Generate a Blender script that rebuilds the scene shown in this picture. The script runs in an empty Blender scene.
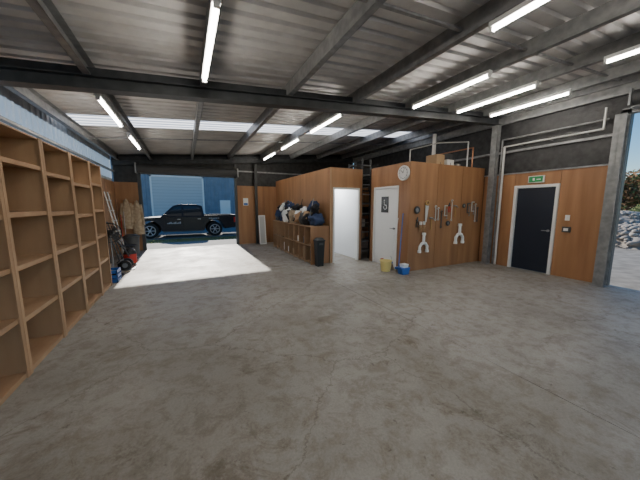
import bpy, bmesh, math, random
from mathutils import Vector, Matrix, noise
random.seed(7)
D=bpy.data
# ---------------------------------------------------------------- materials
def mat(name,col,rough=.6,metal=0.,nscale=None,col2=None,stretch=(1,1,1),bump=0.,detail=4,lo=.35,hi=.65,emit=0,spec=None):
    m=D.materials.new(name); m.use_nodes=True; nt=m.node_tree; N=nt.nodes; L=nt.links
    b=N['Principled BSDF']; b.inputs['Base Color'].default_value=(*col,1)
    b.inputs['Roughness'].default_value=rough; b.inputs['Metallic'].default_value=metal
    if spec is not None: b.inputs['Specular IOR Level'].default_value=spec
    if emit:
        b.inputs['Emission Color'].default_value=(*col,1); b.inputs['Emission Strength'].default_value=emit
    if nscale:
        tc=N.new('ShaderNodeTexCoord'); mp=N.new('ShaderNodeMapping'); mp.inputs['Scale'].default_value=stretch
        nz=N.new('ShaderNodeTexNoise'); nz.inputs['Scale'].default_value=nscale; nz.inputs['Detail'].default_value=detail
        L.new(tc.outputs['Object'],mp.inputs[0]); L.new(mp.outputs[0],nz.inputs['Vector'])
        cr=N.new('ShaderNodeValToRGB'); cr.color_ramp.elements[0].position=lo; cr.color_ramp.elements[1].position=hi
        c2=col2 or tuple(c*.7 for c in col)
        cr.color_ramp.elements[0].color=(*c2,1); cr.color_ramp.elements[1].color=(*col,1)
        L.new(nz.outputs['Fac'],cr.inputs[0]); L.new(cr.outputs[0],b.inputs['Base Color'])
        if bump:
            bp=N.new('ShaderNodeBump'); bp.inputs['Strength'].default_value=bump; bp.inputs['Distance'].default_value=.02
            L.new(nz.outputs['Fac'],bp.inputs['Height']); L.new(bp.outputs[0],b.inputs['Normal'])
    return m
PLY=mat('plywood_wall',(.44,.235,.115),.5,0,5,(.29,.14,.062),(1,1,.10),detail=9,lo=.3,hi=.7)
PLYR=mat('plywood_right',(.40,.205,.095),.5,0,5,(.26,.12,.052),(1,1,.10),detail=9,lo=.3,hi=.7)
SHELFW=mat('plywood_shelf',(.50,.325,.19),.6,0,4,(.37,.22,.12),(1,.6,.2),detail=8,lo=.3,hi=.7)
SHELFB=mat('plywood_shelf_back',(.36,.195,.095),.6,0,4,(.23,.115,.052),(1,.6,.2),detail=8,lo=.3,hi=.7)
DARKGAP=mat('joint_dark',(.03,.018,.01),.8)
GALV=mat('galvanised_steel',(.30,.305,.305),.45,.35,9,(.20,.205,.21))
RAFT=mat('rafter_steel',(.07,.075,.08),.5,.3,6,(.045,.05,.055))
ROOF=mat('roof_sheet',(.62,.61,.59),.5,.15,3,(.50,.49,.475))
WALLSH=mat('wall_sheet',(.5,.52,.54),.5,.1,3,(.42,.44,.46))
BLACKF=mat('foil_insulation',(.034,.034,.035),.5,.0,7,(.012,.012,.013),bump=.6)
WHITE=mat('white_paint',(.78,.78,.76),.5)
WHITEP=mat('white_plastic',(.85,.85,.83),.35)
OFFW=mat('office_interior',(.8,.81,.82),.7)
NAVYD=mat('door_navy',(.012,.018,.032),.35)
BLACK=mat('black_plastic',(.012,.012,.013),.5)
BLACKC=mat('black_fabric',(.02,.02,.024),.9,0,20,(.01,.01,.012))
GREY=mat('grey_metal',(.3,.31,.32),.4,.6)
PALE=mat('pale_metal',(.6,.6,.58),.4,.3)
DGREY=mat('dark_grey',(.06,.062,.065),.5)
RED=mat('red',(.5,.03,.02),.45); YEL=mat('yellow_plastic',(.8,.66,.25),.4)
BLUE=mat('blue_plastic',(.03,.13,.45),.4); GREEN=mat('green_sign',(.02,.30,.09),.4)
BEIGE=mat('beige_fabric',(.5,.4,.28),.9,0,12,(.33,.25,.17)); CARD=mat('cardboard',(.45,.3,.17),.8)
NAVYF=mat('navy_fabric',(.03,.05,.12),.9); TAN=mat('tan_leather',(.35,.2,.1),.7); WOODH=mat('wood_handle',(.45,.27,.1),.5)
ORANGE=mat('orange',(.7,.2,.03),.5); COPPER=mat('copper_pipe',(.55,.25,.13),.35,.8)
TUBE=mat('tube_glow',(1,.94,.85),.4,emit=46.0)
def floor_mat():
    m=D.materials.new('concrete_floor'); m.use_nodes=True; nt=m.node_tree; N=nt.nodes; L=nt.links; b=N['Principled BSDF']
    tc=N.new('ShaderNodeTexCoord')
    def nz(s,d,rgh=.6,dist=0):
        n=N.new('ShaderNodeTexNoise'); n.inputs['Scale'].default_value=s; n.inputs['Detail'].default_value=d
        n.inputs['Roughness'].default_value=rgh; n.inputs['Distortion'].default_value=dist
        L.new(tc.outputs['Object'],n.inputs['Vector']); return n
    def ramp(o,p0,c0,p1,c1):
        r=N.new('ShaderNodeValToRGB'); r.color_ramp.elements[0].position=p0; r.color_ramp.elements[1].position=p1
        r.color_ramp.elements[0].color=(*c0,1); r.color_ramp.elements[1].color=(*c1,1); L.new(o,r.inputs[0]); return r
    def mix(t,a,bb,f=1):
        x=N.new('ShaderNodeMix'); x.data_type='RGBA'; x.blend_type=t; x.inputs[0].default_value=f
        L.new(a,x.inputs[6]); L.new(bb,x.inputs[7]); return x.outputs[2]
    r1=ramp(nz(.5,6,.6,.3).outputs['Fac'],.38,(.275,.252,.215),.60,(.40,.38,.345))
    r2=ramp(nz(5,10,.8,.3).outputs['Fac'],.40,(.68,.63,.56),.54,(1,1,1))
    r3=ramp(nz(60,3).outputs['Fac'],.25,(.84,.84,.84),.7,(1.06,1.06,1.06))
    r4=ramp(nz(1.5,9,.8,.6).outputs['Fac'],.37,(.60,.54,.45),.44,(1,1,1))
    r6=ramp(nz(13,4,.6,.2).outputs['Fac'],.28,(.42,.38,.32),.32,(1,1,1))
    vo=N.new('ShaderNodeTexVoronoi'); vo.feature='DISTANCE_TO_EDGE'; vo.inputs['Scale'].default_value=.33
    n2=nz(2.2,6,.7); vm=N.new('ShaderNodeVectorMath'); vm.operation='SCALE'; vm.inputs[3].default_value=.45
    L.new(n2.outputs['Color'],vm.inputs[0]); va=N.new('ShaderNodeVectorMath'); va.operation='ADD'
    L.new(tc.outputs['Object'],va.inputs[0]); L.new(vm.outputs[0],va.inputs[1]); L.new(va.outputs[0],vo.inputs['Vector'])
    r5=ramp(vo.outputs['Distance'],.0,(.5,.46,.4),.0035,(1,1,1))
    c=mix('MULTIPLY',r1.outputs[0],r2.outputs[0],.85); c=mix('MULTIPLY',c,r3.outputs[0]); c=mix('MULTIPLY',c,r4.outputs[0],.8); c=mix('MULTIPLY',c,r5.outputs[0],.7); c=mix('MULTIPLY',c,r6.outputs[0],.7)
    L.new(c,b.inputs['Base Color'])
    rr=ramp(nz(1.7,6).outputs['Fac'],.3,(.46,)*3,.7,(.66,)*3); L.new(rr.outputs[0],b.inputs['Roughness'])
    bp=N.new('ShaderNodeBump'); bp.inputs['Strength'].default_value=.08; L.new(nz(30,4).outputs['Fac'],bp.inputs['Height']); L.new(bp.outputs[0],b.inputs['Normal'])
    return m
FLOOR=floor_mat()
def translucent():
    m=D.materials.new('skylight_fibreglass'); m.use_nodes=True; nt=m.node_tree; N=nt.nodes; L=nt.links
    N.remove(N['Principled BSDF']); t=N.new('ShaderNodeBsdfTranslucent'); t.inputs[0].default_value=(.98,.98,.97,1)
    d=N.new('ShaderNodeBsdfDiffuse'); d.inputs[0].default_value=(.8,.8,.78,1); x=N.new('ShaderNodeMixShader'); x.inputs[0].default_value=.04
    L.new(t.outputs[0],x.inputs[1]); L.new(d.outputs[0],x.inputs[2]); L.new(x.outputs[0],N['Material Output'].inputs[0]); return m
SKYL=translucent()
# ---------------------------------------------------------------- builder
class B:
    def __init__(s,name): s.name=name; s.bm=bmesh.new(); s.mats=[]
    def mi(s,m):
        if m not in s.mats: s.mats.append(m)
        return s.mats.index(m)
    def poly(s,vs,fs,m,smooth=False):
        v=[s.bm.verts.new(p) for p in vs]; i=s.mi(m)
        for f in fs:
            try:
                q=s.bm.faces.new([v[k] for k in f]); q.material_index=i; q.smooth=smooth
            except ValueError: pass
    def hexa(s,p,m): s.poly(p,[(0,3,2,1),(4,5,6,7),(0,1,5,4),(1,2,6,5),(2,3,7,6),(3,0,4,7)],m)
    def box(s,x0,x1,y0,y1,z0,z1,m,M=None):
        p=[Vector(q) for q in [(x0,y0,z0),(x1,y0,z0),(x1,y1,z0),(x0,y1,z0),(x0,y0,z1),(x1,y0,z1),(x1,y1,z1),(x0,y1,z1)]]
        if M: p=[M@q for q in p]
        s.hexa(p,m)
    def sbox(s,x0,x1,y0,y1,d0,d1,m):
        s.hexa([(x0,y0,rb(x0)+d0),(x1,y0,rb(x1)+d0),(x1,y1,rb(x1)+d0),(x0,y1,rb(x0)+d0),(x0,y0,rb(x0)+d1),(x1,y0,rb(x1)+d1),(x1,y1,rb(x1)+d1),(x0,y1,rb(x0)+d1)],m)
    def cyl(s,p0,p1,r,m,seg=16,r2=None,cap=True,smooth=True):
        p0=Vector(p0);p1=Vector(p1); r2=r if r2 is None else r2; d=(p1-p0).normalized()
        a=d.orthogonal().normalized(); c=d.cross(a); vs=[]
        for k in range(seg):
            t=2*math.pi*k/seg; o=a*math.cos(t)+c*math.sin(t); vs+= [p0+o*r,p1+o*r2]
        fs=[(2*k,2*((k+1)%seg),2*((k+1)%seg)+1,2*k+1) for k in range(seg)]
        s.poly(vs,fs,m,smooth)
        if cap:
            s.poly([vs[2*k] for k in range(seg)],[tuple(range(seg))[::-1]],m); s.poly([vs[2*k+1] for k in range(seg)],[tuple(range(seg))],m)
    def pipe(s,pts,r,m,seg=8):
        for a,b in zip(pts,pts[1:]): s.cyl(a,b,r,m,seg)
        for p in pts[1:-1]: s.ball(p,(r,r,r),m,1)
    def torus(s,c,R,r,m,ax=(0,1,0),seg=24,st=8,arc=1.0,start=0):
        c=Vector(c);d=Vector(ax).normalized();a=d.orthogonal().normalized();e=d.cross(a);vs=[];n=seg+1
        for i in range(n):
            t=start+2*math.pi*arc*i/seg; o=a*math.cos(t)+e*math.sin(t)
            for j in range(st):
                u=2*math.pi*j/st; vs.append(c+o*(R+r*math.cos(u))+d*r*math.sin(u))
        s.poly(vs,[(i*st+j,(i+1)*st+j,(i+1)*st+(j+1)%st,i*st+(j+1)%st) for i in range(seg) for j in range(st)],m,True)
    def ball(s,c,r,m,sub=2,amp=0,seed=0,flat=None,xmax=None):
        t=bmesh.new(); bmesh.ops.create_icosphere(t,subdivisions=sub,radius=1); vs=[]
        for v in t.verts:
            p=v.co.copy(); 
            if amp: p*=1+amp*noise.noise(p*1.7+Vector((seed*3.1,seed,0)))+amp*.4*noise.noise(p*5+Vector((seed,0,seed)))
            q=Vector((c[0]+p.x*r[0],c[1]+p.y*r[1],c[2]+p.z*r[2]))
            if flat is not None and q.z<flat: q.z=flat
            if xmax is not None and q.x>xmax: q.x=xmax
            vs.append(q)
        s.poly(vs,[[w.index for w in f.verts] for f in t.faces],m,True); t.free()
    def prism(s,pts,axis,a,b,m,smooth=False):
        def P(u,v,w): return {'x':(w,u,v),'y':(u,w,v),'z':(u,v,w)}[axis]
        n=len(pts); vs=[P(u,v,a) for u,v in pts]+[P(u,v,b) for u,v in pts]
        s.poly(vs,[tuple(range(n))[::-1],tuple(range(n,2*n))]+[(i,(i+1)%n,n+(i+1)%n,n+i) for i in range(n)],m)
    def done(s,bevel=0,M=None):
        bm=s.bm
        if M: bmesh.ops.transform(bm,matrix=M,verts=bm.verts)
        bmesh.ops.recalc_face_normals(bm,faces=bm.faces)
        xs=[v.co for v in bm.verts]
        c=Vector(((min(p.x for p in xs)+max(p.x for p in xs))/2,(min(p.y for p in xs)+max(p.y for p in xs))/2,min(p.z for p in xs)))
        bmesh.ops.translate(bm,verts=bm.verts,vec=-c)
        me=D.meshes.new(s.name); bm.to_mesh(me); bm.free()
        for m in s.mats: me.materials.append(m)
        o=D.objects.new(s.name,me); o.location=c; bpy.context.scene.collection.objects.link(o)
        if bevel:
            md=o.modifiers.new('bevel','BEVEL'); md.width=bevel; md.segments=2; md.limit_method='ANGLE'
        return o
def rb(x): return 3.13+.08*x
XL,XR,YB,YF=-2.1,7.55,11.3,-4.0
PH=2.4
# ---------------------------------------------------------------- shell
b=B('floor')
for (x0,x1) in ((XL-.1,2.746),(2.754,XR+.1)):
    for (y0,y1) in ((YF,-.004),(.004,4.396),(4.404,YB+.1)): b.box(x0,x1,y0,y1,-.12,0,FLOOR)
b.box(XL-.1,XR+.1,YF,YB+.1,-.2,-.125,DARKGAP)
b.box(2.746,2.754,YF,YB+.1,-.12,-.012,DARKGAP)
for y in (0,4.4): b.box(XL-.1,XR+.1,y-.004,y+.004,-.12,-.012,DARKGAP)
b.done()
prof=[(0,0),(.11,0),(.13,.035),(.17,.035),(.19,0)]
def sheet(b,y0,y1,m,dz=.335):
    y=y0; pts=[]
    while y<y1-.001:
        for dy,h in prof:
            if y+dy<y1: pts.append((y+dy,h))
        y+=.2
    pts.append((y1,0))
    vs=[];n=len(pts)
    for X in (XL-.15,XR+.15):
        for (yy,h) in pts: vs.append((X,yy,rb(X)+dz+h))
    b.poly(vs,[(i,i+1,n+i+1,n+i) for i in range(n-1)],m)
b=B('ceiling'); sheet(b,YF,6.8,ROOF); sheet(b,7.6,YB+.3,ROOF); b.done()
b=B('skylight_strip'); sheet(b,6.79,7.61,SKYL,.338); b.done()
for x in (-1.95,-1.0,.3,1.6,2.9,4.2,5.5,6.8,7.4):
    b=B('roof_purlin'); z0=rb(x)+.13; z1=rb(x)+.325
    b.box(x-.003,x+.003,YF,YB,z0,z1,GALV)
    b.box(x,x+.075,YF,YB,z0,z0+.005,GALV); b.box(x,x+.075,YF,YB,z1-.005,z1,GALV)
    b.box(x+.07,x+.075,YF,YB,z0,z0+.02,GALV); b.done()
for y in (2.2,8.2):
    b=B('purlin_bridging'); b.sbox(XL+.15,XR-.15,y-.02,y+.02,.2,.225,GALV); b.done()
for y in (4.4,YB-.09,-2.4):
    w=.085 if y!=YB-.09 else .05
    b=B('portal_rafter')
    b.sbox(XL,XR,y-.007,y+.007,-.02,.24,RAFT); b.sbox(XL,XR,y-w,y+w,-.03,-.018,RAFT); b.sbox(XL,XR,y-w,y+w,.118,.13,RAFT)
    b.done()
def column(x,y,top,wx=.16,wy=.09,m=RAFT,name='portal_column'):
    b=B(name); b.box(x-wx/2,x+wx/2,y-.005,y+.005,0,top,m)
    b.box(x-wx/2,x-wx/2+.012,y-wy/2,y+wy/2,0,top,m); b.box(x+wx/2-.012,x+wx/2,y-wy/2,y+wy/2,0,top,m)
    b.box(x-wx/2-.03,x+wx/2+.0,y-wy/2-.03,y+wy/2+.03,0,.015,m); return b.done()
column(XL+.09,4.4,rb(XL)+.0); column(XR-.14,4.4,rb(XR)-.06,.16,.14,GALV); column(XR-.15,2.1,3.3,.17,.16,GALV,'door_post')
def vsheet(b,axis,c,a0,a1,z0,z1f,m,sgn):
    a=a0; pts=[]
    while a<a1-.001:
        for d,h in ((0,0),(.06,0),(.075,.02),(.105,.02),(.12,0)):
            if a+d<a1: pts.append((a+d,h*sgn))
        a+=.12+.06
    pts.append((a1,0)); n=len(pts); vs=[]
    for k in (0,1):
        for p,h in pts:
            z=z0 if k==0 else z1f(p)
            vs.append((c+h,p,z) if axis=='y' else (p,c+h,z))
    b.poly(vs,[(i,i+1,n+i+1,n+i) for i in range(n-1)],m)
def panels(b,axis,c0,c1,a0,a1,z0,z1,m,w=1.2,gap=.01):
    n=max(1,round((a1-a0)/w)); w=(a1-a0)/n
    for i in range(n):
        p0=a0+i*w+gap/2; p1=a0+(i+1)*w-gap/2
        if axis=='y': b.box(c0,c1,p0,p1,z0,z1,m)
        else: b.box(p0,p1,c0,c1,z0,z1,m)
b=B('wall_left'); vsheet(b,'y',XL-.05,YF,YB,0,lambda p:2.5,WALLSH,1); vsheet(b,'y',XL-.05,YF,YB,2.5,lambda p:3.1,SKYL,1); vsheet(b,'y',XL-.05,YF,YB,3.1,lambda p:rb(XL)+.36,WALLSH,1)
panels(b,'y',XL-.02,XL,YF,YB,0,PH,PLY)
b.box(XL-.03,XL-.02,YF,YB,0,PH,DARKGAP); b.box(XL-.02,XL+.06,YF,YB,2.72,2.76,GALV); b.done()
DX0,DX1,DH=-1.33,1.83,2.7
b=B('wall_back')
panels(b,'x',YB-.02,YB,XL,DX0-.06,0,PH,PLY,.8); panels(b,'x',YB-.02,YB,DX1+.06,XR,0,PH,PLY)
for x0,x1,z0,z1 in ((XL,DX0-.05,0,3.3),(DX1+.05,XR,0,3.6),(DX0-.05,DX1+.05,DH,3.35)):
    b.hexa([(x0,YB,z0),(x1,YB,z0),(x1,YB+.08,z0),(x0,YB+.08,z0),(x0,YB,rb(x0)+.36),(x1,YB,rb(x1)+.36),(x1,YB+.08,rb(x1)+.36),(x0,YB+.08,rb(x0)+.36)],BLACKF)
b.box(DX0-.1,DX0,YB-.05,YB+.1,0,DH+.6,DGREY); b.box(DX1,DX1+.1,YB-.05,YB+.1,0,DH+.6,DGREY)
b.box(DX0-.1,DX1+.1,YB-.04,YB+.08,DH,DH+.12,GALV)
b.box(DX1+.12,XR,YB-.05,YB,2.95,3.0,GALV)
b.done()
b=B('roller_door_drum'); b.cyl((DX0-.05,YB-.33,2.86),(DX1+.05,YB-.33,2.86),.15,DGREY,28)
for i in range(-7,8): b.cyl((DX0+1.58+i*.2,YB-.33,2.86),(DX0+1.6+i*.2,YB-.33,2.86),.154,DGREY,28)
b.box(DX0-.09,DX0-.05,YB-.49,YB-.055,2.69,3.02,GREY); b.box(DX1+.05,DX1+.09,YB-.49,YB-.055,2.69,3.02,GREY)
b.done()
column(2.65,YB-.2,rb(2.65)-.06,.1,.1,DGREY,'wall_post')
b=B('wall_right')
panels(b,'y',XR,XR+.02,2.15,2.98,0,PH,PLYR,1.3); panels(b,'y',XR,XR+.02,3.9,4.7,0,PH,PLYR); b.box(XR,XR+.02,2.98,3.9,2.1,PH,PLYR)
panels(b,'y',XR,XR+.02,6.2,YB,0,PH,PLYR)
def rw(y0,y1,z0,z1,m=BLACKF): b.box(XR+.02,XR+.1,y0,y1,z0,z1,m)
T=rb(XR)+.36
rw(2.15,2.98,0,T); rw(3.9,YB,0,T); rw(2.98,3.9,2.1,T); rw(-2.2,2.15,3.4,T); rw(YF,-2.2,0,T)
b.box(XR-.05,XR+.02,2.1,YB,2.95,3.0,GALV); b.box(XR-.03,XR+.02,2.1,YB,PH,PH+.03,GALV)
b.box(XR-.04,XR+.1,-2.2,2.15,3.32,3.42,GALV); b.box(XR-.04,XR+.1,2.02,2.15,0,3.4,RAFT)
b.done()
b=B('roller_door_drum'); b.cyl((XR-.27,-2.1,3.52),(XR-.27,1.95,3.52),.13,DGREY,24); b.box(XR-.41,XR-.12,1.96,1.99,3.38,3.66,GREY); b.box(XR-.28,XR-.08,-2.1,1.98,3.36,3.385,GREY); b.done()
b=B('eave_beam'); b.box(XR-.09,XR-.03,YF,YB,rb(XR)-.06,rb(XR)+.14,GALV); b.done()
b=B('conduit_pipe'); b.pipe([(XR-.09,2.3,3.28),(XR-.09,4.25,3.28),(XR-.09,4.25,0.02)],.02,GALV,10); b.pipe([(XR-.12,4.17,3.1),(XR-.12,4.17,.02)],.028,PALE,10)
b.pipe([(XR-.12,4.17,3.1),(XR-.12,2.35,3.1),(XR-.12,2.35,3.5)],.02,PALE,10)
for y in (2.6,3.2,3.8): b.box(XR-.13,XR-.001,y,y+.02,3.075,3.085,GREY)
b.done()
b=B('copper_water_pipes')
b.pipe([(7.25,4.9,2.64),(7.25,4.9,3.2),(7.25,6.1,3.2),(7.25,6.1,2.64)],.018,COPPER,10)
b.pipe([(7.1,4.95,2.64),(7.1,4.95,3.35),(5.9,4.95,3.2),(5.9,5.9,3.2),(5.9,5.9,2.64)],.018,PALE,10)
b.done()
b=B('door_1')
for y0,y1,z0,z1 in ((2.98,3.04,0,2.1),(3.84,3.9,0,2.1),(3.04,3.84,2.04,2.1)): b.box(XR-.03,XR+.1,y0,y1,z0,z1,WHITE)
b.box(XR+.03,XR+.07,3.045,3.835,.01,2.035,NAVYD); b.cyl((XR+.0,3.12,1.02),(XR+.03,3.12,1.02),.028,GREY); b.cyl((XR-.01,3.12,1.02),(XR-.01,3.24,1.02),.01,GREY,8)
b.done()
b=B('exit_sign'); b.box(XR-.05,XR-.002,3.28,3.6,2.15,2.31,WHITEP); b.box(XR-.056,XR-.05,3.3,3.58,2.165,2.295,GREEN)
b.box(XR-.059,XR-.056,3.46,3.5,2.2,2.26,WHITEP); b.box(XR-.059,XR-.056,3.34,3.42,2.215,2.235,WHITEP); b.done()
b=B('light_switch'); b.box(XR-.015,XR-.001,2.74,2.82,1.28,1.4,WHITEP); b.box(XR-.02,XR-.015,2.77,2.79,1.32,1.36,WHITE); b.done()
b=B('power_outlet'); b.box(XR-.05,XR-.001,2.7,2.84,1.02,1.14,DGREY); b.box(XR-.055,XR-.05,2.73,2.81,1.05,1.11,WHITEP);b.done()
# ---------------------------------------------------------------- office block with doorway
OX0,OX1,OY0,OH=3.55,4.6,6.4,2.63
b=B('wall_office')
panels(b,'y',OX0,OX0+.02,OY0,YB-.03,0,OH,PLY); b.box(OX0+.02,OX0+.05,OY0+.02,YB-.03,0,OH-.01,DARKGAP); b.box(OX0+.05,OX0+.08,OY0+.05,YB-.03,0,2.4,OFFW)
d0,d1=3.68,4.46
for x0,x1,z0,z1 in ((OX0,d0-.05,0,OH),(d1+.05,OX1,0,OH),(d0-.05,d1+.05,2.1,OH)): b.box(x0+.02 if x0==OX0 else x0,x1,OY0,OY0+.02,z0,z1,PLY); b.box(x0+.03,x1,OY0+.02,OY0+.08,z0,z1-.01,OFFW)
b.box(OX1-.03,OX1,OY0+.02,YB-.03,0,OH,PLY); b.box(OX1-.06,OX1-.03,OY0+.08,YB-.03,0,2.4,OFFW)
b.box(OX0+.08,OX1-.06,9.4,9.45,0,2.4,OFFW); b.box(OX0+.03,OX1-.02,OY0+.03,YB-.03,2.4,OH-.02,OFFW)
b.box(OX0-.01,OX0+.03,OY0-.01,OY0+.01,0,OH,SHELFW)
b.done()
b=B('door_frame')
for x0,x1,z0,z1 in ((d0-.05,d0,0,2.1),(d1,d1+.05,0,2.1),(d0,d1,2.05,2.1)): b.box(x0,x1,OY0-.015,OY0+.1,z0,z1,WHITE)
b.done()
# ---------------------------------------------------------------- toilet / store block
TX0,TY0,TY1=4.75,4.7,6.2
b=B('wall_store')
panels(b,'x',TY0,TY0+.02,TX0,XR-.01,0,OH,PLYR,.93); b.box(TX0+.02,XR-.01,TY0+.02,TY0+.06,0,OH-.01,DARKGAP)
td0,td1=5.12,5.98
for y0,y1,z0,z1 in ((TY0+.02,td0-.05,0,OH),(td1+.05,TY1,0,OH),(td0-.05,td1+.05,2.1,OH)): b.box(TX0,TX0+.02,y0,y1,z0,z1,PLYR); b.box(TX0+.02,TX0+.06,y0,y1,z0,z1-.01,DARKGAP)
b.box(TX0,XR-.01,TY1-.03,TY1,0,OH,PLYR); b.box(TX0+.03,XR-.02,TY0+.03,TY1-.03,OH-.05,OH-.012,PLYR)
b.done()
b=B('door_2')
for y0,y1,z0,z1 in ((td0-.05,td0,0,2.1),(td1,td1+.05,0,2.1),(td0,td1,2.05,2.1)): b.box(TX0-.015,TX0+.08,y0,y1,z0,z1,WHITE)
b.box(TX0+.01,TX0+.05,td0,td1,.01,2.045,WHITE); b.cyl((TX0-.02,5.2,1.02),(TX0+.01,5.2,1.02),.028,GREY); b.cyl((TX0-.03,5.2,1.02),(TX0-.03,5.32,1.02),.01,GREY,8); b.done()
b=B('accessible_toilet_sign'); b.box(TX0,TX0+.008,5.44,5.72,1.42,1.84,BLACK)
s=TX0-.002
b.torus((s,5.56,1.56),.055,.008,WHITEP,(1,0,0),20,6,.8,1.0); b.ball((s,5.6,1.74),(.004,.022,.022),WHITEP,1)
b.pipe([(s,5.6,1.71),(s,5.59,1.62),(s,5.52,1.62),(s,5.49,1.53)],.008,WHITEP,6); b.done()
b=B('steel_shelving_rack')
for x in (4.66,5.5):
    for y in (6.85,7.2): b.box(x,x+.04,y,y+.04,0,2.9,DGREY)
for k in range(8): b.box(4.66,5.54,6.85,7.24,.15+k*.38,.18+k*.38,DGREY)
for k in range(12): b.box(4.72+.13*(k%6),4.83+.13*(k%6),6.9,7.15,.18+.38*(k%7),.18+.38*(k%7)+.24,[CARD,DGREY,WHITEP,BLACK][k%4])
b.done()
b=B('ladder')
for x in (4.66,4.96): b.box(x,x+.03,6.5,6.55,0,2.95,DGREY)
for k in range(10): b.cyl((4.68,6.525,.25+.28*k),(4.97,6.525,.25+.28*k),.016,GREY,8)
b.done()
# ---------------------------------------------------------------- lights
def tube(x,y0,y1):
    b=B('fluorescent_light'); z=rb(x)
    b.box(x-.035,x+.035,y0,y1,z+.075,z+.125,WHITEP); b.cyl((x,y0+.03,z+.05),(x,y1-.03,z+.05),.018,TUBE,12)
    for y in (y0,y1-.03): b.box(x-.025,x+.025,y,y+.03,z+.03,z+.08,WHITEP)
    b.box(x-.01,x+.01,y0+.3,y0+.32,z+.12,z+.14,GREY); b.box(x-.01,x+.01,y1-.32,y1-.3,z+.12,z+.14,GREY); b.done()
for x,y0,y1 in ((.32,2.45,3.95),(-1.0,4.9,6.4),(-1.0,7.2,8.7),(4.12,2.6,4.1),(5.42,2.6,4.1),(6.6,2.6,4.1),(2.95,.4,1.9),(5.42,.3,1.8),(2.92,4.8,6.3),(2.92,7.05,8.55),(2.92,9.2,10.7),
  (.32,-.2,1.3),(-1.0,-1.5,0),(2.95,-2.2,-.7),(.32,-2.6,-1.1),(5.42,-2.2,-.7)):  # unseen tubes added overhead and behind the camera to even out the light
    tube(x,y0,y1)
# ---------------------------------------------------------------- left shelving
SX=-1.43
ys=[1.66,2.51,3.36,4.21,5.06,5.91,6.6]
for i in range(len(ys)-1):
    b=B('wooden_shelving_unit'); y0,y1=ys[i]+.003,ys[i+1]-.003; h=2.36; xb=XL+.01
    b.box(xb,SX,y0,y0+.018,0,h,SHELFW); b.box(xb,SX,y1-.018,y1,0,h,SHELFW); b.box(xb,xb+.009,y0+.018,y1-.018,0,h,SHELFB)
    b.box(xb,SX,y0+.018,y1-.018,h-.018,h,SHELFW)
    st=.475 if i!=2 else .5
    for k in range(5):
        z=.03+k*st+(.06 if i%2 else 0)*(k>0); b.box(xb+.009,SX,y0+.018,y1-.018,z,z+.02,SHELFW)
        b.box(SX-.02,SX,y0+.018,y1-.018,z-.025,z,SHELFW)
    b.box(SX,SX+.012,y0,y0+.045,0,h,SHELFW); b.box(SX,SX+.012,y1-.045,y1,0,h,SHELFW)
    b.done()
# ---------------------------------------------------------------- cubby with clutter
cx0,cx1,cy0,cy1,ch=2.98,3.53,6.45,9.9,1.05
b=B('pigeonhole_cabinet')
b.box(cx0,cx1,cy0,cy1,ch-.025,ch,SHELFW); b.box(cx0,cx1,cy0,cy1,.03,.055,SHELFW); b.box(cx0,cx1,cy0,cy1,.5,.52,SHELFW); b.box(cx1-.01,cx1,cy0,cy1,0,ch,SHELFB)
n=8
for i in range(n+1):
    y=cy0+(cy1-cy0-.02)*i/n; b.box(cx0,cx1,y,y+.02,0,ch-.02,SHELFW)
for i in range(n):
    y=cy0+(cy1-cy0-.02)*i/n+.05
    for z in (.055,.52):
        if random.random()<.75:
            w=random.uniform(.15,.33); hh=random.uniform(.15,.38); b.box(cx0+.08,cx0+.4,y,y+w,z,z+hh,random.choice([DGREY,CARD,NAVYF,BLACK,WHITEP]))
b.box(cx0-.01,cx1+.0,cy0-.015,cy0,0,ch,PLYR)
b.done()
b=B('pile_of_bags')
k=0
for y in [6.68+.27*i for i in range(12)]:
    k+=1; r=random.uniform(.18,.26); x=random.uniform(3.17,3.27)
    m=[BLACKC,NAVYF,BLACKC,DGREY,TAN,BLACKC,BEIGE,BLACKC,WHITEP][k%9]
    b.ball((x,y,ch+r*.7),(r,r*.95,r*random.uniform(.8,1.3)),m,3,.6,k,ch+.002,3.5)
    if k%2: b.torus((x,y,ch+r*1.5),.1,.012,BLACKC,(1,.3,0),16,6)
for i in range(11):
    y=6.75+.3*i; r=random.uniform(.1,.17); b.ball((random.uniform(3.2,3.34),y,ch+random.uniform(.38,.55)),(r,r*1.2,r),[BLACKC,NAVYF,WHITEP,BLACKC,BLACKC,DGREY,NAVYF][i%7],3,.7,i+20,None,3.5)
for i in range(5):
    M=Matrix.Translation((3.15,7.0+.62*i,ch+.25))@Matrix.Rotation(.5*i,4,'Z')@Matrix.Rotation(.3+.2*i,4,'Y'); b.box(-.1,.1,-.14,.14,-.1,.12,[CARD,WHITEP,DGREY,GREY,NAVYF][i],M)
for i in range(4): b.cyl((3.1,6.8+.8*i,ch+.2),(3.3,6.95+.8*i,ch+.75),.012,[GREY,BLACK,WOODH,GREY][i],8)
b.done()
b=B('rubbish_bin'); 
for k in range(1):
    x,y=3.12,6.22; a=.085; c=.11
    b.hexa([(x-a,y-a,0),(x+a,y-a,0),(x+a,y+a,0),(x-a,y+a,0),(x-c,y-c,.68),(x+c,y-c,.68),(x+c,y+c,.68),(x-c,y+c,.68)],BLACK)
    b.box(x-c-.012,x+c+.012,y-c-.012,y+c+.012,.68,.705,BLACK); b.box(x-.06,x+.06,y-c-.014,y-c-.012,.58,.64,DGREY); b.hexa([(x-c,y-c,.705),(x+c,y-c,.705),(x+c,y+c,.705),(x-c,y+c,.705),(x-.07,y-.07,.76),(x+.07,y-.07,.76),(x+.07,y+.07,.76),(x-.07,y+.07,.76)],DGREY)
b.done(.006)
b=B('leaning_board'); 
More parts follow.
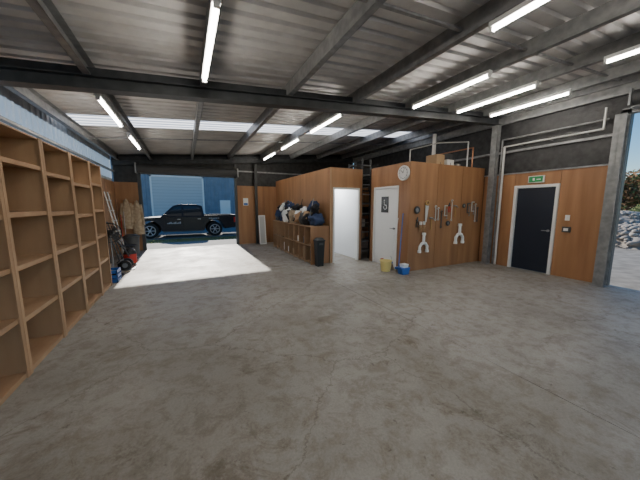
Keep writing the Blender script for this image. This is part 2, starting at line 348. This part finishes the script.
M=Matrix.Translation((2.66,10.72,.012))@Matrix.Rotation(math.radians(-8),4,'X')
for x0,x1,z0,z1 in ((0,.28,0,.04),(0,.28,1.16,1.2),(0,.04,.04,1.16),(.24,.28,.04,1.16)): b.box(x0,x1,0,.025,z0,z1,WHITEP,M)
b.box(.04,.24,.012,.02,.04,1.16,PALE,M); b.done()
b=B('plastic_bucket'); b.cyl((4.35,5.0,0),(4.35,5.0,.26),.11,YEL,24,.145,False); b.cyl((4.35,5.0,0),(4.35,5.0,.01),.11,YEL,24); b.torus((4.35,5.0,.26),.147,.009,YEL,(0,0,1)); b.torus((4.35,5,.27),.15,.005,GREY,(.3,1,.2),20,6,.5); b.cyl((4.35,5,.2),(4.35,5,.21),.13,WHITEP,20); b.done()
b=B('mop_bucket'); b.prism([(4.44,.0),(4.62,.0),(4.66,.16),(4.40,.16)],'y',4.5,4.66,BLUE); b.prism([(4.48,.16),(4.6,.16),(4.62,.24),(4.46,.24)],'y',4.51,4.65,WHITEP); b.done()
b=B('push_broom'); b.cyl((4.6,4.82,.1),(4.715,4.86,1.42),.012,BLUE,10); b.box(4.5,4.68,4.79,4.85,.07,.12,BLUE); 
for i in range(14): b.cyl((4.51+.012*i,4.82,0),(4.51+.012*i,4.82,.07),.008,BEIGE,6)
b.done()
b=B('floor_mop'); b.cyl((4.58,5.06,.1),(4.71,5.02,1.3),.011,WHITEP,10)
for i in range(16):
    t=i*.39; b.cyl((4.58+.02*math.cos(t),5.06+.02*math.sin(t),.16),(4.58+.07*math.cos(t),5.06+.06*math.sin(t),.004),.012,BEIGE,6)
b.cyl((4.58,5.06,.1),(4.59,5.06,.2),.03,BLUE,12); b.done()
b=B('spray_bottle'); b.cyl((4.5,5.3,0),(4.5,5.3,.17),.04,WHITEP,16); b.cyl((4.5,5.3,.17),(4.5,5.3,.22),.04,WHITEP,16,.014); b.box(4.44,4.52,5.285,5.315,.22,.25,RED); b.done()
# ---------------------------------------------------------------- wall tools
TW=TY0-.003; yw=TY0-.03
def pvc(x,z,s=1):
    b=B('pvc_pipe_fitting'); r=.035*s; yq=TW-.05*s
    b.pipe([(x,yq,z+.42*s),(x,yq,z+.22*s)],r,WHITEP,14)
    b.pipe([(x-.13*s,yq,z),(x-.13*s,yq,z+.12*s),(x-.06*s,yq,z+.2*s),(x+.06*s,yq,z+.2*s),(x+.13*s,yq,z+.12*s),(x+.13*s,yq,z)],r,WHITEP,14)
    b.cyl((x,yq,z+.4*s),(x,yq,z+.46*s),r*1.35,WHITEP,16)
    for q in (-.13,.13): b.cyl((x+q*s,yq,z-.03),(x+q*s,yq,z+.03),r*1.3,WHITEP,16)
    b.done()
pvc(5.22,.48,1.0); pvc(6.55,.62,1.1)
def hammer(x,z):
    b=B('claw_hammer'); b.cyl((x,yw,z-.3),(x,yw,z),.013,WOODH,10); b.cyl((x-.06,yw,z),(x+.03,yw,z),.019,GREY,12); b.prism([(x+.02,z-.015),(x+.1,z-.05),(x+.1,z-.035),(x+.02,z+.018)],'y',yw-.014,yw+.014,GREY); b.cyl((x,yw,z-.02),(x,TW,z-.02),.006,GREY,6); b.done()
def wrench(x,z,L=.28,m=PALE):
    b=B('spanner'); b.box(x-.013,x+.013,yw-.005,yw+.005,z-L,z,m); b.torus((x,yw,z+.025),.028,.012,m,(0,1,0),20,6,.78,2.2); b.torus((x,yw,z-L-.02),.022,.009,m,(0,1,0)); b.cyl((x,yw,z+.02),(x,TW,z+.02),.005,m,6); b.done()
def saw(x,z):
    b=B('hand_saw'); b.prism([(x-.03,z),(x+.09,z-.02),(x+.03,z-.42),(x-.02,z-.42)],'y',yw-.002,yw+.002,PALE); b.torus((x+.03,yw,z+.05),.05,.02,WOODH,(0,1,0)); b.cyl((x+.03,yw,z+.05),(x+.03,TW,z+.1),.006,GREY,6);b.done()
def pliers(x,z,m=RED):
    b=B('pliers'); b.pipe([(x,yw,z),(x-.035,yw,z-.08),(x-.03,yw,z-.17)],.011,m,8); b.pipe([(x,yw,z),(x+.035,yw,z-.08),(x+.03,yw,z-.17)],.011,m,8); b.cyl((x,yw-.012,z),(x,yw+.025,z),.02,DGREY,12); b.prism([(x-.022,z),(x+.022,z),(x+.008,z+.08),(x-.008,z+.08)],'y',yw-.008,yw+.008,DGREY); b.done()
def disc(x,z,r=.09,m=DGREY):
    b=B('grinding_disc'); b.torus((x,yw,z),r*.7,min(r*.3,.024),m,(0,1,0),24,6); b.cyl((x,yw-.006,z),(x,yw+.006,z),r*.55,GREY,20); b.cyl((x,yw-.01,z),(x,TW,z),.01,GREY,8); b.done()
def clamp(x,z,m=DGREY):
    b=B('g_clamp'); b.pipe([(x+.1,yw,z),(x,yw,z),(x,yw,z-.25),(x+.1,yw,z-.25)],.014,m,8); b.cyl((x+.09,yw,z-.33),(x+.09,yw,z-.08),.009,GREY,8); b.cyl((x+.06,yw,z-.33),(x+.12,yw,z-.33),.006,GREY,6); b.cyl((x,yw,z-.02),(x,TW,z-.02),.006,GREY,6); b.done()
disc(4.98,1.5,.1); pliers(5.0,1.25,BLACK); saw(5.28,1.62); hammer(5.48,1.3); wrench(5.62,1.55); wrench(5.72,1.5,.22); wrench(5.84,1.42,.34,DGREY)
clamp(5.95,1.6,PALE); pliers(6.12,1.6); wrench(6.22,1.7,.45,PALE); hammer(6.36,1.6); disc(6.1,1.15,.07); disc(6.7,1.6,.06); clamp(6.85,1.66); clamp(7.03,1.7,PALE); wrench(7.2,1.6,.4,PALE); wrench(7.3,1.5,.3,DGREY)
b=B('work_gloves')
for q in (0,.12):
    b.ball((5.1+q,yw-.01,1.0+.1),(.045,.02,.07),TAN,2)
    for f in range(4): b.cyl((5.07+q+.02*f,yw-.01,1.06),(5.065+q+.023*f,yw-.01,.97+.008*abs(f-1.5)),.011,TAN,8,.008)
    b.cyl((5.145+q,yw-.01,1.1),(5.16+q,yw-.01,1.04),.012,TAN,8,.009)
    b.cyl((5.1+q,yw-.01,1.14),(5.1+q,yw-.01,1.22),.032,WHITE,12,.034)
b.done()
b=B('wall_clock'); cz=2.38; cyy=4.9; cxf=TX0-.003
b.cyl((cxf-.04,cyy,cz),(cxf,cyy,cz),.175,WHITEP,40); b.torus((cxf-.04,cyy,cz),.165,.014,WHITEP,(1,0,0),40,8)
b.torus((cxf-.043,cyy,cz),.13,.004,GREY,(1,0,0),36,5)
for k in range(12):
    t=k*math.pi/6; b.cyl((cxf-.045,cyy+.115*math.cos(t),cz+.115*math.sin(t)),(cxf-.045,cyy+.14*math.cos(t),cz+.14*math.sin(t)),.005,BLACK,6)
b.cyl((cxf-.048,cyy,cz),(cxf-.048,cyy+.06,cz+.06),.006,BLACK,6); b.cyl((cxf-.05,cyy,cz),(cxf-.05,cyy-.04,cz+.11),.004,BLACK,6); b.done()
zt=OH+.003
def cbox(name,x0,x1,y0,y1,z0,z1,m,bev=.006):
    b=B(name); b.box(x0,x1,y0,y1,z0,z1,m); b.box(x0+.0,x1-.0,(y0+y1)/2-.025,(y0+y1)/2+.025,z1,z1+.002,BEIGE); b.box((x0+x1)/2-.01,(x0+x1)/2+.01,y0-.002,y0,z0+.06,z0+.12,DGREY); return b.done()
cbox('cardboard_box',6.0,6.3,5.05,5.4,zt,zt+.32,CARD); cbox('storage_box',6.35,6.62,5.0,5.3,zt,zt+.2,WHITEP); cbox('storage_box',6.37,6.58,5.02,5.28,zt+.205,zt+.36,DGREY)
b=B('bundle_of_pipes')
for i in range(6): b.cyl((6.75+.06*(i%3),5.0,zt+.03+.055*(i//3)),(6.75+.06*(i%3),6.1,zt+.03+.055*(i//3)),.028,[WHITEP,GREY][i%2],12)
b.done()
b=B('upright_vent_pipe'); b.cyl((6.4,5.5,zt),(6.4,5.5,3.6),.05,WHITEP,16); b.cyl((6.4,5.5,zt),(6.4,5.5,zt+.06),.065,WHITEP,16); b.done()
# ---------------------------------------------------------------- left-end clutter
b=B('pedestal_fan'); x,y=-1.55,7.45
b.cyl((x,y,0),(x,y,.03),.2,BLACK,24,.18); b.cyl((x,y,.03),(x,y,.95),.015,GREY,12); b.cyl((x,y,1.0),(x,y+.14,1.0),.06,BLACK,16)
for R in (.06,.11,.16,.21): b.torus((x,y-.06,1.0),R,.004,BLACK,(0,1,0),28,5)
b.torus((x,y,1.0),.22,.009,BLACK,(0,1,0),28,6)
for k in range(20):
    t=k*math.pi/10; b.cyl((x,y-.07,1),(x+.22*math.cos(t),y,1+.22*math.sin(t)),.003,BLACK,5)
for k in range(4):
    t=k*math.pi/2+.4; b.poly([(x,y-.02,1),(x+.18*math.cos(t),y-.04,1+.18*math.sin(t)),(x+.18*math.cos(t+.7),y+.01,1+.18*math.sin(t+.7))],[(0,1,2)],DGREY)
b.done()
b=B('storage_crate'); x0,x1,y0,y1=-1.75,-1.35,6.75,7.1
b.box(x0,x1,y0,y1,0,.015,BLUE)
for a in ((x0,x0+.015,y0,y1),(x1-.015,x1,y0,y1),(x0,x1,y0,y0+.015),(x0,x1,y1-.015,y1)):
    for z in (0,.1,.2): b.box(*a,z,z+.06,BLUE)
for xx in (x0,x1-.02):
    for yy in (y0,y1-.02): b.box(xx,xx+.02,yy,yy+.02,0,.26,BLUE)
b.ball((-1.55,6.92,.17),(.15,.13,.1),BLACKC,2,.4,3); b.done()
b=B('line_trimmer'); b.cyl((-1.6,8.45,.1),(-1.93,8.5,1.5),.013,GREY,10); b.ball((-1.95,8.5,1.55),(.1,.1,.13),ORANGE,2); b.cyl((-1.6,8.45,.0),(-1.6,8.45,.1),.07,BLACK,16); b.torus((-1.8,8.48,1.0),.1,.012,BLACK,(0,1,0),20,6,.7); b.done()
b=B('vacuum_cleaner'); x,y=-1.42,8.72
b.cyl((x,y,.05),(x,y,.3),.15,RED,24); b.cyl((x,y,.3),(x,y,.4),.155,BLACK,24,.12); b.ball((x,y,.4),(.11,.11,.06),BLACK,2)
for k in range(4): b.ball((x+.11*math.cos(k*1.57+.7),y+.11*math.sin(k*1.57+.7),.03),(.03,.03,.03),BLACK,1)
b.pipe([(x,y-.15,.25),(x-.1,y-.2,.5),(x-.3,y-.1,.75),(x-.45,y+.05,.8),(x-.48,y+.1,.4),(x-.46,y+.1,.05)],.02,DGREY,10); b.done()
b=B('step_ladder')
for yy in (9.62,9.98): b.cyl((-1.7,yy,.01),(-2.04,yy,2.0),.02,PALE,8)
for k in range(6):
    z=.25+.3*k; x=-1.7-.34*z/2; b.box(x-.04,x+.04,9.62,9.98,z,z+.02,PALE)
b.done()
b=B('hand_trolley'); 
for yy in (7.95,8.25): b.pipe([(-1.5,yy,.2),(-1.75,yy,1.2)],.014,DGREY,10); b.cyl((-1.42,yy-.02,.13),(-1.42,yy+.02,.13),.13,BLACK,20); b.cyl((-1.42,yy-.025,.13),(-1.42,yy+.025,.13),.06,GREY,16)
for z in (.35,.65,.95): b.cyl((-1.5-.25*(z-.2),7.95,z),(-1.5-.25*(z-.2),8.25,z),.011,DGREY,8)
b.cyl((-1.75,7.95,1.2),(-1.75,8.25,1.2),.014,DGREY,8); b.box(-1.5,-1.22,7.93,8.27,.01,.02,GREY); b.box(-1.52,-1.48,7.93,8.27,.01,.25,GREY); b.done()
b=B('folding_chair'); x,y=-1.6,9.08
for yy in (y,y+.42):
    b.pipe([(x+.25,yy,0),(x-.2,yy,.85)],.012,DGREY,8); b.pipe([(x-.2,yy,0),(x+.22,yy,.45)],.012,DGREY,8)
b.box(x-.12,x+.25,y,y+.42,.44,.465,BLACKC); b.box(x-.21,x-.17,y,y+.42,.62,.85,BLACKC); b.cyl((x+.25,y,.02),(x+.25,y+.42,.02),.01,DGREY,8); b.cyl((x-.2,y,.02),(x-.2,y+.42,.02),.01,DGREY,8); b.done()
def coat(name,x,y,z,w,h,m,seed):
    b=B(name); n,k=14,12; vs=[]
    for j in range(k+1):
        v=j/k; ww=w*(.35+.65*min(1,v*3.2))*(1+.12*v)
        for i in range(n):
            t=2*math.pi*i/n; fold=1+.14*math.sin(5*t+seed)*v+.06*math.sin(3*t+v*7+seed)
            vs.append((x+ww*.5*math.cos(t)*fold,y+.075*math.sin(t)*fold,z-h*v))
    b.poly(vs,[(j*n+i,j*n+(i+1)%n,(j+1)*n+(i+1)%n,(j+1)*n+i) for j in range(k) for i in range(n)],m,True)
    for sg in (-1,1): b.cyl((x+sg*w*.38,y,z-.12),(x+sg*w*.62,y-.02,z-h*.72),.05,m,10,.04)
    b.cyl((x,y,z-.02),(x,y+.1,z+.03),.01,GREY,6); b.done()
coat('hanging_jacket',-1.80,YB-.15,1.8,.30,1.0,BEIGE,0); coat('hanging_jacket',-1.50,YB-.16,1.75,.28,1.15,BEIGE,2)
b=B('mop_sticks')
for i in range(3): b.cyl((-1.98+.09*i,10.65,0),(-2.0+.08*i,YB-.45,1.2+.1*i),.012,[WOODH,RED,GREY][i],8); b.ball((-1.98+.09*i,10.65,.06),(.05,.05,.06),[BEIGE,BLACKC][i%2],2,.4,i)
b.done()
b=B('refuse_bin'); x,y=-1.6,10.28
b.cyl((x,y,0),(x,y,.6),.18,DGREY,24,.22); b.cyl((x,y,.6),(x,y,.63),.24,DGREY,24); b.ball((x,y,.64),(.2,.2,.06),DGREY,2,0,0,.63); b.done()
b=B('wall_notice'); b.box(2.15,2.35,YB-.03,YB-.021,1.6,1.9,WHITEP); b.box(2.17,2.33,YB-.032,YB-.03,1.62,1.7,BLUE); b.done()
# ---------------------------------------------------------------- outside
GRV=mat('gravel',(.27,.25,.22),.95,0,3,(.17,.155,.135),detail=14,bump=.6)
ASP=mat('asphalt',(.17,.17,.17),.9,0,20,(.12,.12,.12),detail=8)
GRS=mat('dry_grass',(.16,.19,.06),.95,0,14,(.27,.24,.10),detail=8,bump=.4)
APR=mat('apron_concrete',(.24,.23,.21),.8,0,4,(.19,.18,.165),detail=10)
b=B('ground'); b.box(-60,90,-40,90,-.6,-.21,GRV); b.done()
b=B('concrete_apron'); b.box(-6,8,YB+.1,13.4,-.2,-.03,APR); b.done()
b=B('grass_verge'); b.box(-20,22,13.45,14.6,-.2,-.02,GRS)
for i in range(1500):
    x=random.uniform(-3,5); y=random.uniform(13.5,14.5); h=random.uniform(.04,.1); a=random.uniform(0,3); dx,dy=.012*math.cos(a),.012*math.sin(a)
    b.poly([(x-dx,y-dy,-.02),(x+dx,y+dy,-.02),(x+dx*2,y,h-.02)],[(0,1,2)],GRS)
b.done()
b=B('road'); b.box(-40,20,14.65,27,-.2,-.04,ASP); b.done()
NB=mat('neighbour_cladding',(.19,.24,.31),.5,.1,2,(.155,.20,.26)); NB2=mat('neighbour_grey',(.5,.52,.54),.5)
b=B('neighbour_warehouse'); by=29
vs=[];pts=[]
x=-9.
while x<16: pts+= [(x,0),(x+.16,0),(x+.2,-.05),(x+.3,-.05)]; x+=.35
n=len(pts)
for z in (-.2,6.2): vs+=[(p,by+q,z) for p,q in pts]
b.poly(vs,[(i,i+1,n+i+1,n+i) for i in range(n-1)],NB)
b.hexa([(-9,by+.1,-.2),(16,by+.1,-.2),(16,by+16,-.2),(-9,by+16,-.2),(-9,by+.1,6.1),(16,by+.1,6.1),(16,by+16,7.2),(-9,by+16,7.2)],NB)
b.box(-9.1,16.1,by-.25,by+.05,6.0,6.3,DGREY)
b.box(-2.6,1.6,by-.12,by-.02,-.1,4.2,NB2)
for k in range(14): b.box(-2.6,1.6,by-.14,by-.12,.2+k*.28,.22+k*.28,GREY)
b.box(-2.75,-2.6,by-.16,by,-.1,4.35,WHITE); b.box(1.6,1.75,by-.16,by,-.1,4.35,WHITE); b.box(-2.75,1.75,by-.16,by,4.2,4.35,WHITE)
b.box(3.2,4.2,by-.1,by,-.1,2.1,WHITE); b.done()
PAINT=mat('truck_paint',(.006,.009,.018),.3,0.,spec=.35)
GLS=mat('truck_glass',(.02,.025,.03),.08); TYRE=mat('tyre',(.015,.015,.015),.85); RIM=mat('rim',(.5,.5,.52),.3,.8); REDL=mat('tail_light',(.55,.02,.02),.25)
DECAL=mat('decal_grey',(.45,.46,.48),.5)
b=B('pickup_truck')
ty0,ty1=15.4,17.2; g=-.04; xf=-2.6
W1,W2=xf+.98,xf+.98+3.0; R=.5
def arch(cx): return [(cx-R*math.cos(t),g+.38+R*math.sin(t)) for t in [math.pi*k/10 for k in range(11)]]
prof_b=[(xf+.05,g+.38)]+arch(W1)+[(W1+R,g+.34),(W2-R,g+.34)]+arch(W2)+[(xf+5.1,g+.45),(xf+5.13,g+1.02),(xf+3.4,g+1.04),(xf+1.55,g+1.06),(xf+.9,g+1.03),(xf+.25,g+.95),(xf+.02,g+.8)]
b.prism(prof_b,'y',ty0,ty1,PAINT)
b.box(xf+3.45,xf+5.12,ty0+.02,ty0+.1,g+1.0,g+1.12,PAINT); b.box(xf+3.45,xf+5.12,ty1-.1,ty1-.02,g+1.0,g+1.12,PAINT); b.box(xf+5.04,xf+5.12,ty0+.1,ty1-.1,g+1.0,g+1.12,PAINT)
cab=[(xf+1.45,1.05),(xf+2.05,1.62),(xf+2.3,1.7),(xf+3.15,1.69),(xf+3.4,1.6),(xf+3.5,1.04)]
def taper(z): return .04+.17*max(0,(z-1.04))/.66
n=len(cab); vs=[(x,ty0+taper(z),g+z) for x,z in cab]+[(x,ty1-taper(z),g+z) for x,z in cab]
b.poly(vs,[tuple(range(n))[::-1],tuple(range(n,2*n))]+[(i,(i+1)%n,n+(i+1)%n,n+i) for i in range(n)],PAINT)
for sg in (0,1):
    def Y(z,o=.012): return (ty0+taper(z)-o) if sg==0 else (ty1-taper(z)+o)
    for w in ([(1.68,1.1),(2.12,1.56),(2.42,1.6),(2.42,1.1)],[(2.5,1.1),(2.5,1.6),(3.05,1.6),(3.32,1.5),(3.36,1.1)]):
        b.poly([(xf+x,Y(z),g+z) for x,z in w],[tuple(range(len(w)))],GLS)
    yy=ty0-.012 if sg==0 else ty1+.002
    for x in (1.62,2.46,3.4): b.box(xf+x,xf+x+.012,yy,yy+.012,g+.42,g+1.02,BLACK)
    b.box(xf+2.2,xf+2.36,yy-.02,yy+.012,g+.92,g+.95,RIM); b.box(xf+3.15,xf+3.3,yy-.02,yy+.012,g+.92,g+.95,RIM)
    for k in range(9): b.box(xf+1.75+.07*k,xf+1.8+.07*k,yy-.002,yy+.012,g+.7,g+.7+.05+.03*(k%3),DECAL)
    for k in range(6): b.box(xf+3.7+.09*k,xf+3.77+.09*k,yy-.002,yy+.012,g+.93-.0*k,g+.98,DECAL)
    b.box(W1+R+.08,W2-R-.08,yy-.1 if sg==0 else yy,yy+.03 if sg==0 else yy+.12,g+.3,g+.35,DGREY)
    b.box(xf+1.6,xf+1.72,yy-.15 if sg==0 else yy,yy+.01 if sg==0 else yy+.16,g+1.05,g+1.2,PAINT)
    b.box(xf+4.98,xf+5.14,yy,yy+.02,g+.72,g+1.0,REDL); b.box(xf+.0+.06,xf+.4,yy,yy+.02,g+.74,g+.88,WHITEP)
    for cx in (W1,W2):
        y0=ty0-.01 if sg==0 else ty1-.23
        b.cyl((cx,y0,g+.38),(cx,y0+.24,g+.38),.38,TYRE,32); yo=y0-.006 if sg==0 else y0+.246
        b.torus((cx,yo,g+.38),.24,.02,RIM,(0,1,0),28,6); b.cyl((cx,yo-.01,g+.38),(cx,yo+.01,g+.38),.06,RIM,16)
        for k in range(6):
            t=k*math.pi/3; b.cyl((cx,yo,g+.38),(cx+.23*math.cos(t),yo,g+.38+.23*math.sin(t)),.024,RIM,6)
b.poly([(xf+1.5,ty0+.12,g+1.1),(xf+1.5,ty1-.12,g+1.1),(xf+2.02,ty1-.2,g+1.6),(xf+2.02,ty0+.2,g+1.6)],[(0,1,2,3)],GLS)
b.box(xf-.04,xf+.1,ty0+.05,ty1-.05,g+.4,g+.62,BLACK); b.box(xf+5.08,xf+5.22,ty0+.1,ty1-.1,g+.42,g+.56,RIM)
b.done(.012)
b=B('parked_car'); x0=3.4;y0=20
b.prism([(x0,.2),(x0+4.2,.2),(x0+4.3,.7),(x0+3.4,.85),(x0+2.9,1.35),(x0+1.2,1.38),(x0+.5,.85),(x0,.75)],'y',y0,y0+1.7,WHITE)
b.prism([(x0+.75,.88),(x0+3.2,.88),(x0+2.8,1.28),(x0+1.25,1.3)],'y',y0-.01,y0+1.71,GLS)
for cx in (x0+.8,x0+3.4):
    for yy in (y0-.02,y0+1.5): b.cyl((cx,yy,.27),(cx,yy+.22,.27),.31,TYRE,24)
b.done(.03)
RK=mat('rubble',(.38,.34,.30),.95,0,3,(.22,.195,.17),detail=8,bump=.8)
LEAF=[mat('leaf_olive',(.15,.17,.05),.8),mat('leaf_rust',(.30,.16,.07),.8),mat('leaf_green',(.09,.15,.04),.8)]
BARK=mat('bark',(.12,.09,.065),.9)
for mx,my,rx,ry,h in ((19,4.0,2.4,1.9,.75),(25,7.4,3.5,2.6,1.3),(30,4.0,3.6,3,1.3)):
    b=B('rubble_mound'); G0=-.21; b.ball((mx,my,G0),(rx,ry,h),RK,5,.35,mx,G0)
    for i in range(420):
        t=random.uniform(0,6.28); q=math.sqrt(random.random())*1.02; r=random.uniform(.04,.13)
        b.ball((mx+rx*q*math.cos(t),my+ry*q*math.sin(t),max(G0+r,h*math.sqrt(max(0,1-q*q))*.95)),(r,r*1.2,r*.8),RK,1,.6,i)
    b.done()
def leaves(b,cs,n,rad,size,pick):
    for k in range(n):
        c=random.choice(cs); d=Vector((random.gauss(0,1),random.gauss(0,1),random.gauss(0,1))).normalized()*random.uniform(.3,1)*rad
        p=c+Vector((d.x,d.y,d.z*.8)); p.z=max(p.z,-.18); u=Vector((random.gauss(0,1),random.gauss(0,1),random.gauss(0,1))).normalized()*size; w=u.orthogonal().normalized()*size*.65
        b.poly([p-u,p+w,p+u,p-w],[(0,1,2,3)],LEAF[pick(k)])
for i,(sx,sy) in enumerate(((32,9.6),(33,7.2),(34,11.5),(22.5,9.5))):
    b=B('shrub'); cs=[]
    for k in range(6):
        c=Vector((sx+random.uniform(-.9,.9),sy+random.uniform(-.9,.9),random.uniform(.3,1.3))); cs.append(c); b.cyl((sx,sy,-.21),c,.03,BARK,6,.012)
    leaves(b,cs,2600,.75,.08,lambda k:(0 if k%3 else 2)); b.done()
for i,(tx,ty,h) in enumerate(((36,9.5,5.0),(39,6.3,5.2),(37,13,5.4),(43,10,5.6),(44,14,6),(43,5,5.6),(38,1,5))):
    b=B('tree'); b.cyl((tx,ty,-.21),(tx,ty,h*.5),.16,BARK,8,.1)
    cs=[]
    for k in range(11):
        t=k*2.4; c=Vector((tx+1.7*math.cos(t)*random.uniform(.2,1),ty+1.7*math.sin(t)*random.uniform(.2,1),h*random.uniform(.22,.8))); cs.append(c)
        b.cyl((tx,ty,h*.25+.1*k),c,.05,BARK,6,.02)
    leaves(b,cs,5200,1.2,.12,lambda k:(i+1+(k%4==0))%3); b.done()
# ---------------------------------------------------------------- light & camera
w=D.worlds.new('World'); bpy.context.scene.world=w; w.use_nodes=True; nt=w.node_tree
sk=nt.nodes.new('ShaderNodeTexSky'); sk.sky_type='NISHITA'; sk.sun_disc=False; sk.sun_elevation=math.radians(32); sk.sun_rotation=0
sk.air_density=1.0; sk.dust_density=0; sk.ozone_density=3
hs=nt.nodes.new('ShaderNodeHueSaturation'); hs.inputs['Saturation'].default_value=1.3
nt.links.new(sk.outputs[0],hs.inputs['Color']); nt.links.new(hs.outputs[0],nt.nodes['Background'].inputs[0]); nt.nodes['Background'].inputs[1].default_value=.19
s=D.lights.new('sun','SUN'); s.energy=8; s.angle=.02; s.color=(1,.94,.85); so=D.objects.new('sun',s); bpy.context.scene.collection.objects.link(so)
so.rotation_euler=Vector((0.0,-1,-.535)).to_track_quat('-Z','Y').to_euler()
l=D.lights.new('office_fill_light','POINT'); l.energy=45; l.shadow_soft_size=.15; l.color=(.95,.98,1); lo=D.objects.new('office_fill_light',l); lo.location=(4.05,7.6,2.2); bpy.context.scene.collection.objects.link(lo)  # unseen point light added to brighten the room inside the doorway
f,h=265,1.62
th=math.atan(35/f); ps=math.atan(135/f*math.cos(th))
Fv=Vector((math.sin(ps)*math.cos(th),math.cos(ps)*math.cos(th),-math.sin(th))); Rv=Vector((math.cos(ps),-math.sin(ps),0)); Uv=Rv.cross(Fv)
cam=D.cameras.new('camera'); cam.sensor_width=36; cam.lens=f/640*36; co=D.objects.new('camera',cam); bpy.context.scene.collection.objects.link(co)
co.matrix_world=Matrix(((Rv.x,Uv.x,-Fv.x,0),(Rv.y,Uv.y,-Fv.y,0),(Rv.z,Uv.z,-Fv.z,h),(0,0,0,1)))
cam.clip_start=.05; cam.clip_end=500
bpy.context.scene.camera=co
